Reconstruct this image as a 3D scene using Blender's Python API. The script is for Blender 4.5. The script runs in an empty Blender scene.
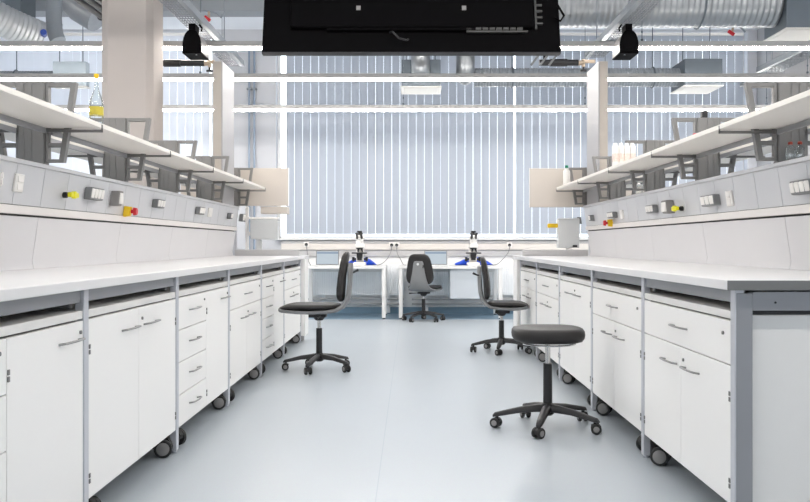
import bpy, bmesh, math, random
from mathutils import Vector, Matrix
random.seed(7)
S = bpy.context.scene
COL = S.collection
PI = math.pi
CAMZ = 1.03

# ------------------------------------------------------------------ materials
def mat(name, color, rough=0.5, metal=0.0, spec=0.5, var=0.03, scale=12.0, bump=0.0, bscale=80.0, coat=0.0, trans=0.0, ior=1.45):
    m = bpy.data.materials.new(name); m.use_nodes = True
    nt = m.node_tree; n = nt.nodes; l = nt.links
    b = n['Principled BSDF']
    b.inputs['Roughness'].default_value = rough
    b.inputs['Metallic'].default_value = metal
    b.inputs['Specular IOR Level'].default_value = spec
    b.inputs['Coat Weight'].default_value = coat
    b.inputs['Transmission Weight'].default_value = trans
    b.inputs['IOR'].default_value = ior
    tc = n.new('ShaderNodeTexCoord')
    nz = n.new('ShaderNodeTexNoise'); nz.inputs['Scale'].default_value = scale; nz.inputs['Detail'].default_value = 4
    l.new(tc.outputs['Object'], nz.inputs['Vector'])
    cr = n.new('ShaderNodeMixRGB'); cr.blend_type = 'MIX'
    c = Vector(color[:3])
    cr.inputs['Color1'].default_value = (*(c * (1 - var)), 1)
    cr.inputs['Color2'].default_value = (*[min(1, v) for v in c * (1 + var)], 1)
    l.new(nz.outputs['Fac'], cr.inputs['Fac'])
    l.new(cr.outputs['Color'], b.inputs['Base Color'])
    if bump > 0:
        n2 = n.new('ShaderNodeTexNoise'); n2.inputs['Scale'].default_value = bscale; n2.inputs['Detail'].default_value = 3
        l.new(tc.outputs['Object'], n2.inputs['Vector'])
        bp = n.new('ShaderNodeBump'); bp.inputs['Strength'].default_value = bump; bp.inputs['Distance'].default_value = 0.002
        l.new(n2.outputs['Fac'], bp.inputs['Height']); l.new(bp.outputs['Normal'], b.inputs['Normal'])
    return m

def emat(name, color, strength):
    m = bpy.data.materials.new(name); m.use_nodes = True
    nt = m.node_tree; nt.nodes.clear()
    o = nt.nodes.new('ShaderNodeOutputMaterial'); e = nt.nodes.new('ShaderNodeEmission')
    e.inputs['Color'].default_value = (*color, 1); e.inputs['Strength'].default_value = strength
    nt.links.new(e.outputs[0], o.inputs[0]); return m

def slatmat(name, color, trans):
    m = bpy.data.materials.new(name); m.use_nodes = True
    nt = m.node_tree; nt.nodes.clear(); n = nt.nodes; l = nt.links
    o = n.new('ShaderNodeOutputMaterial'); d = n.new('ShaderNodeBsdfDiffuse'); t = n.new('ShaderNodeBsdfTranslucent')
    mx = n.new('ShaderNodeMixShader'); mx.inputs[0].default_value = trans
    tc = n.new('ShaderNodeTexCoord'); nz = n.new('ShaderNodeTexNoise'); nz.inputs['Scale'].default_value = 3
    mp = n.new('ShaderNodeMapping'); mp.inputs['Scale'].default_value = (3, 1, .15)
    l.new(tc.outputs['Object'], mp.inputs[0]); l.new(mp.outputs[0], nz.inputs['Vector'])
    cr = n.new('ShaderNodeMixRGB'); c = Vector(color)
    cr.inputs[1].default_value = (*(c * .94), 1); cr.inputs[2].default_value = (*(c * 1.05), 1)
    l.new(nz.outputs['Fac'], cr.inputs[0])
    l.new(cr.outputs[0], d.inputs[0]); l.new(cr.outputs[0], t.inputs[0])
    l.new(d.outputs[0], mx.inputs[1]); l.new(t.outputs[0], mx.inputs[2]); l.new(mx.outputs[0], o.inputs[0])
    return m

def glassmat(name, tint=(1, 1, 1), refl=0.10):
    m = bpy.data.materials.new(name); m.use_nodes = True
    nt = m.node_tree; nt.nodes.clear(); n = nt.nodes; l = nt.links
    o = n.new('ShaderNodeOutputMaterial'); t = n.new('ShaderNodeBsdfTransparent'); g = n.new('ShaderNodeBsdfGlossy')
    t.inputs[0].default_value = (*tint, 1); g.inputs['Roughness'].default_value = 0.03
    lw = n.new('ShaderNodeLayerWeight'); lw.inputs[0].default_value = 0.25
    mt = n.new('ShaderNodeMath'); mt.operation = 'MULTIPLY_ADD'; mt.inputs[1].default_value = 0.6; mt.inputs[2].default_value = refl * .3
    l.new(lw.outputs['Fresnel'], mt.inputs[0])
    mx = n.new('ShaderNodeMixShader'); l.new(mt.outputs[0], mx.inputs[0])
    l.new(t.outputs[0], mx.inputs[1]); l.new(g.outputs[0], mx.inputs[2]); l.new(mx.outputs[0], o.inputs[0])
    return m

M = {}
M['white'] = mat('white_laminate', (.93, .915, .895), .38, var=.006, scale=3)
M['whitein'] = mat('cabinet_carcass', (.78, .765, .74), .45, var=.01)
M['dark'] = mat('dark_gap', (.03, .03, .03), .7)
M['worktop'] = mat('worktop_ceramic', (.76, .752, .755), .28, var=.015, scale=5, bump=.03, bscale=200)
M['edgedark'] = mat('worktop_end_edge', (.17, .172, .168), .45)
M['frame'] = mat('bench_grey_paint', (.29, .295, .31), .38, metal=.15, var=.02)
M['framelight'] = mat('anodised_aluminium', (.60, .61, .65), .33, metal=.35, var=.02)
M['fascia'] = mat('fascia_aluminium', (.60, .605, .625), .36, metal=.08, var=.02, scale=4)
M['splash'] = mat('splash_panel_grey', (.66, .65, .66), .42, metal=.05, var=.02, scale=3)
M['rail'] = mat('rail_warm_grey', (.76, .725, .70), .4)
M['shelf'] = mat('shelf_cream', (.80, .765, .71), .4, var=.012, scale=4)
M['upright'] = mat('upright_grey', (.22, .215, .21), .42, metal=.25, var=.05)
M['chrome'] = mat('chrome', (.62, .62, .62), .22, metal=1)
M['satin'] = mat('satin_handle', (.34, .335, .33), .42, metal=.9)
M['steel'] = mat('galvanised_steel', (.29, .305, .32), .36, metal=.85, var=.16, scale=9)
M['steeldull'] = mat('dull_galvanised', (.27, .295, .32), .5, metal=.4, var=.12, scale=6)
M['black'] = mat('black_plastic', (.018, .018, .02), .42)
M['blacksoft'] = mat('black_polyurethane', (.018, .016, .016), .5, bump=.15, bscale=300)
M['blackmet'] = mat('black_coated_metal', (.0025, .0023, .0028), .6, spec=.04)
M['tvpart'] = mat('display_fittings', (.06, .06, .058), .45)
M['flexsteel'] = mat('flexible_duct_foil', (.46, .475, .49), .5, metal=.6, var=.08, scale=9)
M['tvtrim'] = mat('display_trim', (.035, .035, .04), .35)
M['rubber'] = mat('dark_rubber', (.022, .022, .022), .6)
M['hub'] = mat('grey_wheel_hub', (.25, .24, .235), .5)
M['shell'] = mat('grey_chair_shell', (.20, .205, .21), .5)
M['whitewall'] = mat('painted_wall', (.53, .54, .57), .8, var=.01, scale=2, bump=.05, bscale=150)
M['ceil'] = mat('ceiling_paint', (.78, .81, .85), .85, var=.02, scale=2)
M['beam'] = mat('grey_beam', (.30, .32, .34), .7)
M['column'] = mat('column_plaster', (.44, .40, .375), .75, var=.03, scale=3, bump=.05)
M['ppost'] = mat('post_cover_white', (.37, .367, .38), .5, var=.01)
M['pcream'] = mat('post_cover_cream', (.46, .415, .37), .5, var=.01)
M['shadelift'] = mat('shade_lift_white', (.88, .88, .875), .6, var=.01)
M['plenumlight'] = mat('pale_plenum', (.36, .42, .47), .5, var=.04)
M['cream'] = mat('cream_board', (.62, .565, .51), .5, var=.012)
M['greybox'] = mat('light_grey_plastic', (.60, .615, .62), .4)
M['plastic'] = mat('white_plastic', (.82, .80, .77), .4)
M['yellow'] = mat('signal_yellow', (.85, .56, .02), .4)
M['lime'] = mat('lime_yellow', (.80, .75, .02), .4)
M['red'] = mat('signal_red', (.60, .02, .03), .4)
M['darkred'] = mat('bottle_cap_red', (.35, .05, .03), .4)
M['green'] = mat('cap_green', (.01, .22, .12), .4)
M['blue'] = mat('blue_film', (.012, .085, .68), .35, var=.25, scale=20, bump=.4, bscale=25)
M['brass'] = mat('bronze_joint', (.55, .44, .33), .35, metal=.6)
M['radiator'] = mat('radiator_enamel', (.87, .89, .91), .45)
M['pedestal'] = mat('pale_blue_grey', (.52, .565, .61), .45)
M['desk'] = mat('desk_white', (.74, .74, .735), .4, var=.01)
M['skirting'] = mat('dark_blue_vinyl', (.17, .27, .36), .35, var=.05)
M['duct'] = mat('trunking_cream', (.70, .665, .625), .5, var=.01)
M['ductgrey'] = mat('trunking_grey', (.50, .495, .50), .5)
M['diffuser'] = mat('air_diffuser_white', (.62, .61, .585), .5)
M['boxgrey'] = mat('plenum_grey', (.13, .155, .18), .5, metal=.3, var=.06)
M['speakerside'] = mat('speaker_grey_side', (.19, .18, .175), .4, metal=.2)
M['pipe'] = mat('riser_pipe_grey', (.27, .33, .42), .4, metal=.3)
M['lampbody'] = mat('lamp_housing_grey', (.36, .357, .352), .45, metal=.2)
M['screen'] = emat('laptop_screen', (.52, .59, .65), .60)
M['screenbar'] = emat('laptop_screen_bar', (.30, .40, .55), .42)
M['lamp'] = emat('lamp_diffuser', (1.0, .952, .895), 27.0)
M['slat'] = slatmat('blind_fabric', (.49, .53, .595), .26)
M['slatglare'] = slatmat('blind_fabric_glare', (.76, .78, .82), .46)  # paler copy of the blind fabric, overexposed window glare put into its colour
M['glass'] = glassmat('window_glass', (.97, .985, 1))
M['bottleglass'] = glassmat('bottle_glass', (.93, .955, .955), .3)

def floor_mat():
    m = mat('vinyl_floor', (.445, .487, .527), .29, var=.035, scale=1.3, bump=.02, bscale=40)
    nt = m.node_tree; n = nt.nodes; l = nt.links; b = n['Principled BSDF']
    src = b.inputs['Base Color'].links[0].from_socket
    tc = n.new('ShaderNodeTexCoord'); sp = n.new('ShaderNodeSeparateXYZ'); l.new(tc.outputs['Object'], sp.inputs[0])
    # fine fleck of the vinyl
    v = n.new('ShaderNodeTexNoise'); v.inputs['Scale'].default_value = 160; v.inputs['Detail'].default_value = 2
    l.new(tc.outputs['Object'], v.inputs['Vector'])
    fl = n.new('ShaderNodeMixRGB'); fl.blend_type = 'OVERLAY'; fl.inputs[0].default_value = .18
    l.new(src, fl.inputs[1]); l.new(v.outputs['Color'], fl.inputs[2])
    fl.inputs[0].default_value = .10
    # welded sheet joint every 2 m
    a = n.new('ShaderNodeMath'); a.operation = 'ADD'; a.inputs[1].default_value = 20.14
    md = n.new('ShaderNodeMath'); md.operation = 'PINGPONG'; md.inputs[1].default_value = 1.0
    lt = n.new('ShaderNodeMath'); lt.operation = 'LESS_THAN'; lt.inputs[1].default_value = .0022
    l.new(sp.outputs['X'], a.inputs[0]); l.new(a.outputs[0], md.inputs[0]); l.new(md.outputs[0], lt.inputs[0])
    mx = n.new('ShaderNodeMixRGB'); mx.inputs[2].default_value = (.36, .42, .47, 1)
    l.new(lt.outputs[0], mx.inputs[0]); l.new(fl.outputs[0], mx.inputs[1]); l.new(mx.outputs[0], b.inputs['Base Color'])
    return m
M['floor'] = floor_mat()

# ------------------------------------------------------------------ mesh builder
class MB:
    def __init__(s, off=(0, 0, 0)):
        s.bm = bmesh.new(); s.off = Vector(off)
    def V(s, p): return s.bm.verts.new(Vector(p) - s.off)
    def F(s, vs):
        try: s.bm.faces.new(vs)
        except ValueError: pass
    def box(s, x0, x1, y0, y1, z0, z1):
        x0, x1 = sorted((x0, x1)); y0, y1 = sorted((y0, y1)); z0, z1 = sorted((z0, z1))
        v = [s.V((x, y, z)) for z in (z0, z1) for y in (y0, y1) for x in (x0, x1)]
        for f in ((0, 2, 3, 1), (4, 5, 7, 6), (0, 1, 5, 4), (1, 3, 7, 5), (3, 2, 6, 7), (2, 0, 4, 6)):
            s.F([v[i] for i in f])
        return s
    def obox(s, c, R, sx, sy, sz):
        c = Vector(c)
        v = [s.V(c + R @ Vector((x * sx / 2, y * sy / 2, z * sz / 2))) for z in (-1, 1) for y in (-1, 1) for x in (-1, 1)]
        for f in ((0, 2, 3, 1), (4, 5, 7, 6), (0, 1, 5, 4), (1, 3, 7, 5), (3, 2, 6, 7), (2, 0, 4, 6)):
            s.F([v[i] for i in f])
        return s
    def bar(s, p0, p1, w, h):
        p0, p1 = Vector(p0), Vector(p1); d = p1 - p0; L = d.length; d.normalize()
        up = Vector((0, 0, 1)) if abs(d.z) < .95 else Vector((0, 1, 0))
        x = d.cross(up).normalized(); z = x.cross(d).normalized()
        R = Matrix((x, d, z)).transposed()
        return s.obox((p0 + p1) / 2, R, w, L, h)
    def rings(s, rings, cap=True, closed=True):
        rv = [[s.V(p) for p in r] for r in rings]
        n = len(rv[0])
        for a, b in zip(rv, rv[1:]):
            for i in range(n if closed else n - 1):
                j = (i + 1) % n
                s.F([a[i], a[j], b[j], b[i]])
        if cap:
            s.F(rv[0][::-1]); s.F(rv[-1])
        return s
    def tube(s, pts, r, n=8, cap=True):
        pts = [Vector(p) for p in pts]; rs = r if isinstance(r, (list, tuple)) else [r] * len(pts)
        rings = []; x = None
        for i, p in enumerate(pts):
            d = (pts[min(i + 1, len(pts) - 1)] - pts[max(i - 1, 0)]).normalized()
            if x is None:
                up = Vector((0, 0, 1)) if abs(d.z) < .9 else Vector((1, 0, 0))
                x = d.cross(up).normalized()
            else:
                x = (x - d * x.dot(d)).normalized()
            y = d.cross(x)
            rings.append([p + (x * math.cos(2 * PI * k / n) + y * math.sin(2 * PI * k / n)) * rs[i] for k in range(n)])
        return s.rings(rings, cap)
    def cyl(s, p0, p1, r0, r1=None, n=16):
        return s.tube([p0, p1], [r0, r0 if r1 is None else r1], n)
    def lathe(s, prof, c=(0, 0, 0), n=20, sx=1, sy=1, pw=2.0):
        c = Vector(c); rings = []
        for r, z in prof:
            ring = []
            for k in range(n):
                a = 2 * PI * k / n; ca, sa = math.cos(a), math.sin(a)
                ex = math.copysign(abs(ca) ** (2 / pw), ca); ey = math.copysign(abs(sa) ** (2 / pw), sa)
                ring.append(c + Vector((r * sx * ex, r * sy * ey, z)))
            rings.append(ring)
        return s.rings(rings)
    def prism(s, poly, ax, a, b):
        def P(u, v, t):
            return {'x': (t, u, v), 'y': (u, t, v), 'z': (u, v, t)}[ax]
        return s.rings([[P(u, v, a) for u, v in poly], [P(u, v, b) for u, v in poly]])
    def build(s, name, m, parent=None, bevel=0, seg=2, smooth=35, loc=None):
        bmesh.ops.recalc_face_normals(s.bm, faces=s.bm.faces)
        me = bpy.data.meshes.new(name); s.bm.to_mesh(me); s.bm.free()
        me.materials.append(m)
        o = bpy.data.objects.new(name, me); COL.objects.link(o)
        if parent: o.parent = parent
        if loc is not None: o.location = loc
        for p in me.polygons: p.use_smooth = True
        me.set_sharp_from_angle(angle=math.radians(smooth))
        if bevel:
            b = o.modifiers.new('bevel', 'BEVEL'); b.width = bevel; b.segments = seg; b.limit_method = 'ANGLE'; b.angle_limit = math.radians(40)
        return o

def tag(o, label, cat, group=None):
    o['label'] = label; o['category'] = cat
    if group: o['group'] = group
    return o
def thing(name, label, cat, loc=(0, 0, 0), rz=0, group=None):
    o = bpy.data.objects.new(name, None); COL.objects.link(o); o.empty_display_size = .1
    o.location = loc; o.rotation_euler = (0, 0, rz)
    return tag(o, label, cat, group)
def struct(o): o['kind'] = 'structure'; return o
def lab(o, t): o['label'] = t; return o
def copytree(root, loc, rz, label, group=None):
    r = root.copy(); COL.objects.link(r); r.location = loc; r.rotation_euler = (0, 0, rz); r['label'] = label
    if group: r['group'] = group
    for ch in list(root.children):
        c = ch.copy(); COL.objects.link(c); c.parent = r
        for g in list(ch.children):
            d = g.copy(); COL.objects.link(d); d.parent = c
    return r

# ------------------------------------------------------------------ room shell
WY = 12.90           # inner face of the window wall
XL, XR, YF, ZC = -6.5, 7.5, -3.2, 4.20
struct(MB().box(XL - .1, XR + .1, YF - .1, WY + .3, -.1, 0).build('floor', M['floor']))
struct(MB().box(XL - .1, XR + .1, YF - .1, WY + .3, ZC, ZC + .1).build('ceiling', M['ceil']))
struct(MB().box(XL - .1, XL, YF, WY, 0, ZC).build('wall_left', M['whitewall']))
struct(MB().box(XR, XR + .1, YF, WY, 0, ZC).build('wall_right', M['whitewall']))
fw = MB(); F0, F1 = 1.7, 2.75
fw.box(XL, XR, YF - .1, YF, 0, F0); fw.box(XL, XR, YF - .1, YF, F1, ZC); fw.box(XL, -5.8, YF - .1, YF, F0, F1); fw.box(6.8, XR, YF - .1, YF, F0, F1)
struct(fw.build('wall_front', M['whitewall']))
fr = MB()  # unseen window added behind the camera as daylight fill
for x in (-5.8, -1.6, 2.6, 6.76): fr.box(x, x + .04, YF - .08, YF - .03, F0, F1)
fr.box(-5.8, 6.8, YF - .08, YF - .03, F0, F0 + .04); fr.box(-5.8, 6.8, YF - .08, YF - .03, F1 - .04, F1)
w3 = struct(fr.build('window_3', M['plastic']))
MB().box(-5.76, 6.76, YF - .06, YF - .054, F0 + .04, F1 - .04).build('pane', M['glass'], w3)
WZ0, WZ1 = 1.12, 4.16
wins = [(-6.2, -2.92), (-1.99, 4.98)]
w = MB()
w.box(XL, XR, WY, WY + .25, 0, WZ0); w.box(XL, XR, WY, WY + .25, WZ1, ZC)
for a, b in ((XL, wins[0][0]), (wins[0][1], wins[1][0]), (wins[1][1], XR)):
    w.box(a, b, WY, WY + .25, WZ0, WZ1)
struct(w.build('wall_back', M['whitewall']))
for k, (a, b) in enumerate(wins):
    f = MB()
    f.box(a, a + .05, WY + .15, WY + .2, WZ0, WZ1); f.box(b - .05, b, WY + .15, WY + .2, WZ0, WZ1)
    f.box(a, b, WY + .15, WY + .2, WZ0, WZ0 + .015); f.box(a, b, WY + .15, WY + .2, WZ1 - .06, WZ1)
    wf = struct(f.build('window_%d' % (k + 1), M['plastic'], bevel=.004))
    MB().box(a + .05, b - .05, WY + .165, WY + .173, WZ0 + .015, WZ1 - .06).build('pane', M['glass'], wf)
    MB().box(a, b, WY - .10, WY + .15, WZ0 - .03, WZ0).build('window_sill', M['desk'], wf, bevel=.005)
struct(MB().box(XL, XR, WY - .95, WY - .02, 0, .004).build('trim_1', M['skirting']))  # darker blue band on the floor, from desk fronts to wall
struct(MB().box(XL, XR, WY - .02, WY, 0, .10).build('baseboard_back', M['skirting']))
# grey riser cupboard at the right end of the window wall
struct(MB().box(5.12, XR, WY - .5, WY, 0, ZC).build('trim_2', mat('grey_lining', (.36, .365, .38), .6), bevel=.004))
struct(MB().box(XL, 1.0, 11.2, 11.5, 4.02, ZC).build('trim_3', M['beam'], bevel=.004))

# vertical blinds
def blind(x0, x1, m, ang, label, width=.1174, pitch=.1185):
    y = WY - .075
    t = thing('vertical_blind', label, 'blind', ((x0 + x1) / 2, y, WZ0 + .03), 0, None)
    off = t.location
    s = MB(off); n = int((x1 - x0) / pitch); c, q = math.cos(ang), math.sin(ang)
    for i in range(n):
        x = x0 + (i + .5) * (x1 - x0) / n
        a = ang + random.uniform(-.02, .02)
        R = Matrix.Rotation(a, 3, 'Z')
        s.obox((x, y, (1.176 + 4.09) / 2), R, width + random.uniform(-.002, .001), .0015, 4.09 - 1.176)
    s.build('slats', m, t)
    MB(off).box(x0, x1, y - .025, y + .025, 4.09, 4.13).build('headrail', M['plastic'], t, bevel=.003)
    return t
blind(-6.15, -2.95, M['slatglare'], .22, 'vertical blind painted pale with window glare, in the left window behind the square column', .112)
blind(-1.825, 1.515, M["slat"], .015, 'wide grey-blue vertical blind behind the two desks, left of the bright slit')
blind(1.545, 4.885, M["slat"], .015, 'grey-blue vertical blind of the right half of the window, passing behind the white post')

# risers on the pier
for i, (x, lb) in enumerate(((-2.375, 'left one of two thin vertical riser pipes beside the window pier'), (-2.30, 'right one of two thin vertical riser pipes beside the window pier'))):
    t = thing('riser_pipe', lb, 'pipe', (x, WY - .05, 0))
    MB(t.location).cyl((x, WY - .05, .11), (x, WY - .05, 3.9), .016, n=12).build('pipe', M['pipe'], t)
    MB(t.location).box(x - .035, x + .035, WY - .075, WY, 3.30, 3.325).build('clamp', M['steeldull'], t, bevel=.003)

struct(MB().box(-1.9, 4.9, WY - .012, WY, .10, .849).build('trim_4', M['shadelift']))  # lower wall made paler to lift the shade under the desks
# cable trunking with sockets, and grey lower duct
t = thing('cable_trunking', 'cream cable trunking with black sockets below the window sill', 'cable duct', (.5, WY, .95))
o = MB(t.location); o.box(-1.9, 4.9, WY - .07, WY - .001, .945, 1.035); o.build('trunking_body', M['duct'], t, bevel=.004)
MB(t.location).box(-1.9, 4.9, WY - .05, WY - .001, .85, .94).build('lower_channel', M['ductgrey'], t, bevel=.003)
MB(t.location).box(-1.9, 4.9, WY - .06, WY - .001, 1.037, 1.083).build('upper_channel', M['ductgrey'], t, bevel=.003)
sock = [(306.3, 244.5), (391.6, 245), (396.7, 245), (509.5, 245)]
SX = []
for px, py in sock:
    Y = WY - .075; x = (px - 410.5) / 873 * Y; z = CAMZ + (244 - py) / 873 * Y; SX.append((x, z))
    b = MB(t.location).box(x - .04, x + .04, WY - .078, WY - .07, z - .04, z + .04).build('socket', M['plastic'], t, bevel=.003)
    MB(t.location).cyl((x, WY - .105, z), (x, WY - .078, z), .020, .024, 12).build('plug', M['black'], b)

# radiator
def radiator(x0, x1, label):
    t = thing('radiator', label, 'radiator', ((x0 + x1) / 2, WY - .1, .2))
    m = MB(t.location); m.box(x0, x1, WY - .115, WY - .06, .28, .73)
    n = int((x1 - x0) / .033)
    for i in range(n):
        x = x0 + (i + .5) * (x1 - x0) / n
        m.prism([(x - .011, WY - .114), (x - .006, WY - .118), (x + .006, WY - .118), (x + .011, WY - .114)], 'z', .30, .71)
    m.build('panel', M['radiator'], t, bevel=.002)
    for xx in (x0 + .2, x1 - .24): MB(t.location).box(xx, xx + .04, WY - .08, WY - .021, .02, .5).build('wall_bracket', M['radiator'], t)
    p = MB(t.location); p.cyl((x0, WY - .09, .22), (x1, WY - .09, .22), .014, n=10); p.cyl((x0, WY - .09, .15), (x1, WY - .09, .15), .014, n=10)
    p.build('pipes', M['ductgrey'], t)
radiator(-1.50, -.10, 'ribbed pale grey panel radiator under the left desk')
radiator(.02, 1.80, 'ribbed pale grey panel radiator behind the right desk pedestal')

# ------------------------------------------------------------------ columns
t = thing('square_column', 'large cream square building column behind the left bench', 'column', (-2.577, 8.2, 0))
c = MB(t.location)
x0, x1, y0, y1, h = -2.848, -2.370, 8.0, 8.42, .055
c.prism([(x0 + h * 1.3, y0), (x1 - h, y0), (x1, y0 + h), (x1, y1 - h), (x1 - h, y1), (x0 + h, y1), (x0, y1 - h), (x0, y0 + h)], 'z', 0, ZC)
c.build('shaft', M['column'], t, bevel=.006)
for sx, lb in ((-1, 'slim white service post rising from the far end of the left bench'), (1, 'slim white service post rising from the far end of the right bench')):
    t = thing('service_post', lb, 'post', (sx * 1.845, 8.68, 1.42))
    a, b = sx * 1.80, sx * 1.89
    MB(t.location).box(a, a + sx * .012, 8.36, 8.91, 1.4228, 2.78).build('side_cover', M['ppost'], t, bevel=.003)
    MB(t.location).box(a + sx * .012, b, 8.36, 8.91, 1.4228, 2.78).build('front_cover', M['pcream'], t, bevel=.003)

# ------------------------------------------------------------------ benches
TOPZ = .906
SIDE = {
    -1: dict(x=1.15, posts=[1.885, 3.10, 4.312, 5.541, 6.747, 7.949, 9.168], word='left', y0=1.88, y1=9.19, zs=.006, xs=1.525, xr=1.875),
    1: dict(x=1.12, posts=[3.036, 4.218, 5.408, 6.584, 7.79, 8.93], word='right', y0=3.013, y1=8.955, zs=-.012, xs=1.492, xr=1.845),
}
PW = .044
# --- cabinet builder (front faces -y, width along x)
def handle(x, z, yf, parent, w=.165):
    m = MB(); pts = [(x - w / 2, yf, z - .004), (x - w / 2, yf - .022, z), (x - w * .42, yf - .028, z + .001), (x, yf - .034, z + .002), (x + w * .42, yf - .028, z + .001), (x + w / 2, yf - .022, z), (x + w / 2, yf, z - .004)]
    m.tube(pts, .0042, 8)
    return m.build('handle', M['satin'], parent)
def hinge(x, z, yf, parent):
    m = MB(); m.box(x - .006, x + .006, yf - .004, yf, z - .018, z - .002); m.box(x - .006, x + .006, yf - .004, yf, z + .002, z + .018)
    return m.build('hinge', M['upright'], parent, bevel=.001)
def lockcyl(x, z, yf, parent):
    return MB().cyl((x, yf - .006, z), (x, yf + .002, z), .0065, n=12).build('lock', M['upright'], parent)
def caster(x, y, parent, swing):
    m = MB(); R = Matrix.Rotation(swing, 3, 'Z')
    def T(p): return Vector((x, y, 0)) + R @ Vector(p)
    m.cyl(T((0, 0, .095)), T((0, 0, .104)), .032, n=14)
    m.rings([[T((.012 * s_, u, v)) for u, v in ((-.02, .10), (.05, .09), (.072, .06), (.068, .04), (.0, .03), (-.03, .05))] for s_ in (-1, 1)])
    c = m.build('caster', M['rubber'], parent)
    for s_ in (-1, 1):
        wl = MB(); wl.tube([T((s_ * .014, .03, .0437)), T((s_ * .017, .03, .0437)), T((s_ * .033, .03, .0437)), T((s_ * .037, .03, .0437))], [.038, .0435, .0435, .039], 22)
        wl.build('wheel', M['rubber'], c)
        hb = MB(); hb.tube([T((s_ * .0365, .03, .0437)), T((s_ * .040, .03, .0437)), T((s_ * .043, .03, .0437))], [.031, .031, .026], 20)
        hb.build('wheel_hub', M['hub'], c)
    return c
CZ0, CZ1 = .112, .795
DZ0, DZ1 = .114, .762
def cabinet(w, kind, label, loc, rz):
    t = thing('base_cabinet', label, 'cabinet', loc, rz)
    h = w / 2; yf = .022
    m = MB(); m.box(-h, h, .022, .52, CZ0, CZ0 + .018); m.box(-h, h, .004, .52, CZ1 - .028, CZ1)
    m.box(-h, -h + .018, .022, .52, CZ0, CZ1 - .02); m.box(h - .018, h, .022, .52, CZ0, CZ1 - .02); m.box(-h, h, .50, .52, CZ0, CZ1 - .02)
    m.build('body', M['whitein'], t, bevel=.0015)
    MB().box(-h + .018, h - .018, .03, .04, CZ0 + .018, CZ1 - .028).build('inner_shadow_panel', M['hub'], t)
    g = .0022
    def front(name, x0, x1, z0, z1):
        return MB().box(x0 + g, x1 - g, .002, .0205, z0 + g, z1 - g).build(name, M['white'], t, bevel=.0016)
    f = .002
    def doors(x0, x1, z0, z1, side=None):
        if side is None:
            mid = (x0 + x1) / 2
            for a, b, s_ in ((x0, mid, 1), (mid, x1, -1)):
                d = front('door', a, b, z0, z1)
                ex = b if s_ > 0 else a; ox = a if s_ > 0 else b
                handle(ex - s_ * (.135 if s_ > 0 else .15), z1 - .075, f, d)
                for z in (z0 + .075, z1 - .11): hinge(ox + s_ * .008, z, f, d)
                if s_ < 0: lockcyl(ex + .04, z1 - .05, f, d)
        else:
            d = front('door', x0, x1, z0, z1)
            ex, ox, s_ = (x1, x0, 1) if side > 0 else (x0, x1, -1)
            handle(ex - s_ * .13, z1 - .06, f, d); lockcyl(ex - s_ * .03, z1 - .04, f, d)
            for z in (z0 + .075, z1 - .11): hinge(ox + s_ * .008, z, f, d)
    if kind == 'doors':
        doors(-h, h, DZ0, DZ1)
    elif kind == 'top':
        zt = DZ1 - .158
        d = front('drawer', -h, h, zt, DZ1); handle(0, DZ1 - .075, f, d); lockcyl(LOCK * (h - .07), DZ1 - .05, f, d)
        doors(-h, h, DZ0, zt)
    elif kind == 'drawers':
        n = 4; hh = (DZ1 - DZ0) / n
        for i in range(n):
            d = front('drawer', -h, 0, DZ1 - (i + 1) * hh, DZ1 - i * hh); handle(-h / 2, DZ1 - i * hh - .07, f, d)
            if i == 0: lockcyl(-.05, DZ1 - .04, f, d)
        doors(0, h, DZ0, DZ1, 1)
    for x, sw in ((-h + .13, PI - .45), (h - .065, PI + .2)):
        caster(x, .075, t, sw)
    for x, sw in ((-h + .065, 2.8), (h - .13, 3.3)):
        caster(x, .44, t, sw)
    return t
LOCK = 1
kindsL = ['drawers', 'doors', 'drawers', 'top', 'drawers', 'top']
labL = ['nearest left cabinet, cut by the photo edge, tall door beside drawers',
        'left cabinet with two tall doors, second from the camera',
        'third left cabinet from the camera, four drawers with a tall door',
        'fourth left cabinet, one wide drawer over two doors',
        'fifth left cabinet, four drawers beside a door, behind the left chair',
        'last cabinet of the left row, next to the white sink unit']
kindsR = ['top', 'top', 'doors', 'top', 'top']
labR = ['nearest right cabinet, wide drawer over two doors, beside the grey bench end',
        'second right cabinet, drawer over two doors, behind the round stool',
        'right cabinet with two full-height doors and no drawer, third from the camera',
        'fourth right cabinet, drawer over two doors, behind the right chair seat',
        'last cabinet of the right row, next to the white sink unit']
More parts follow.
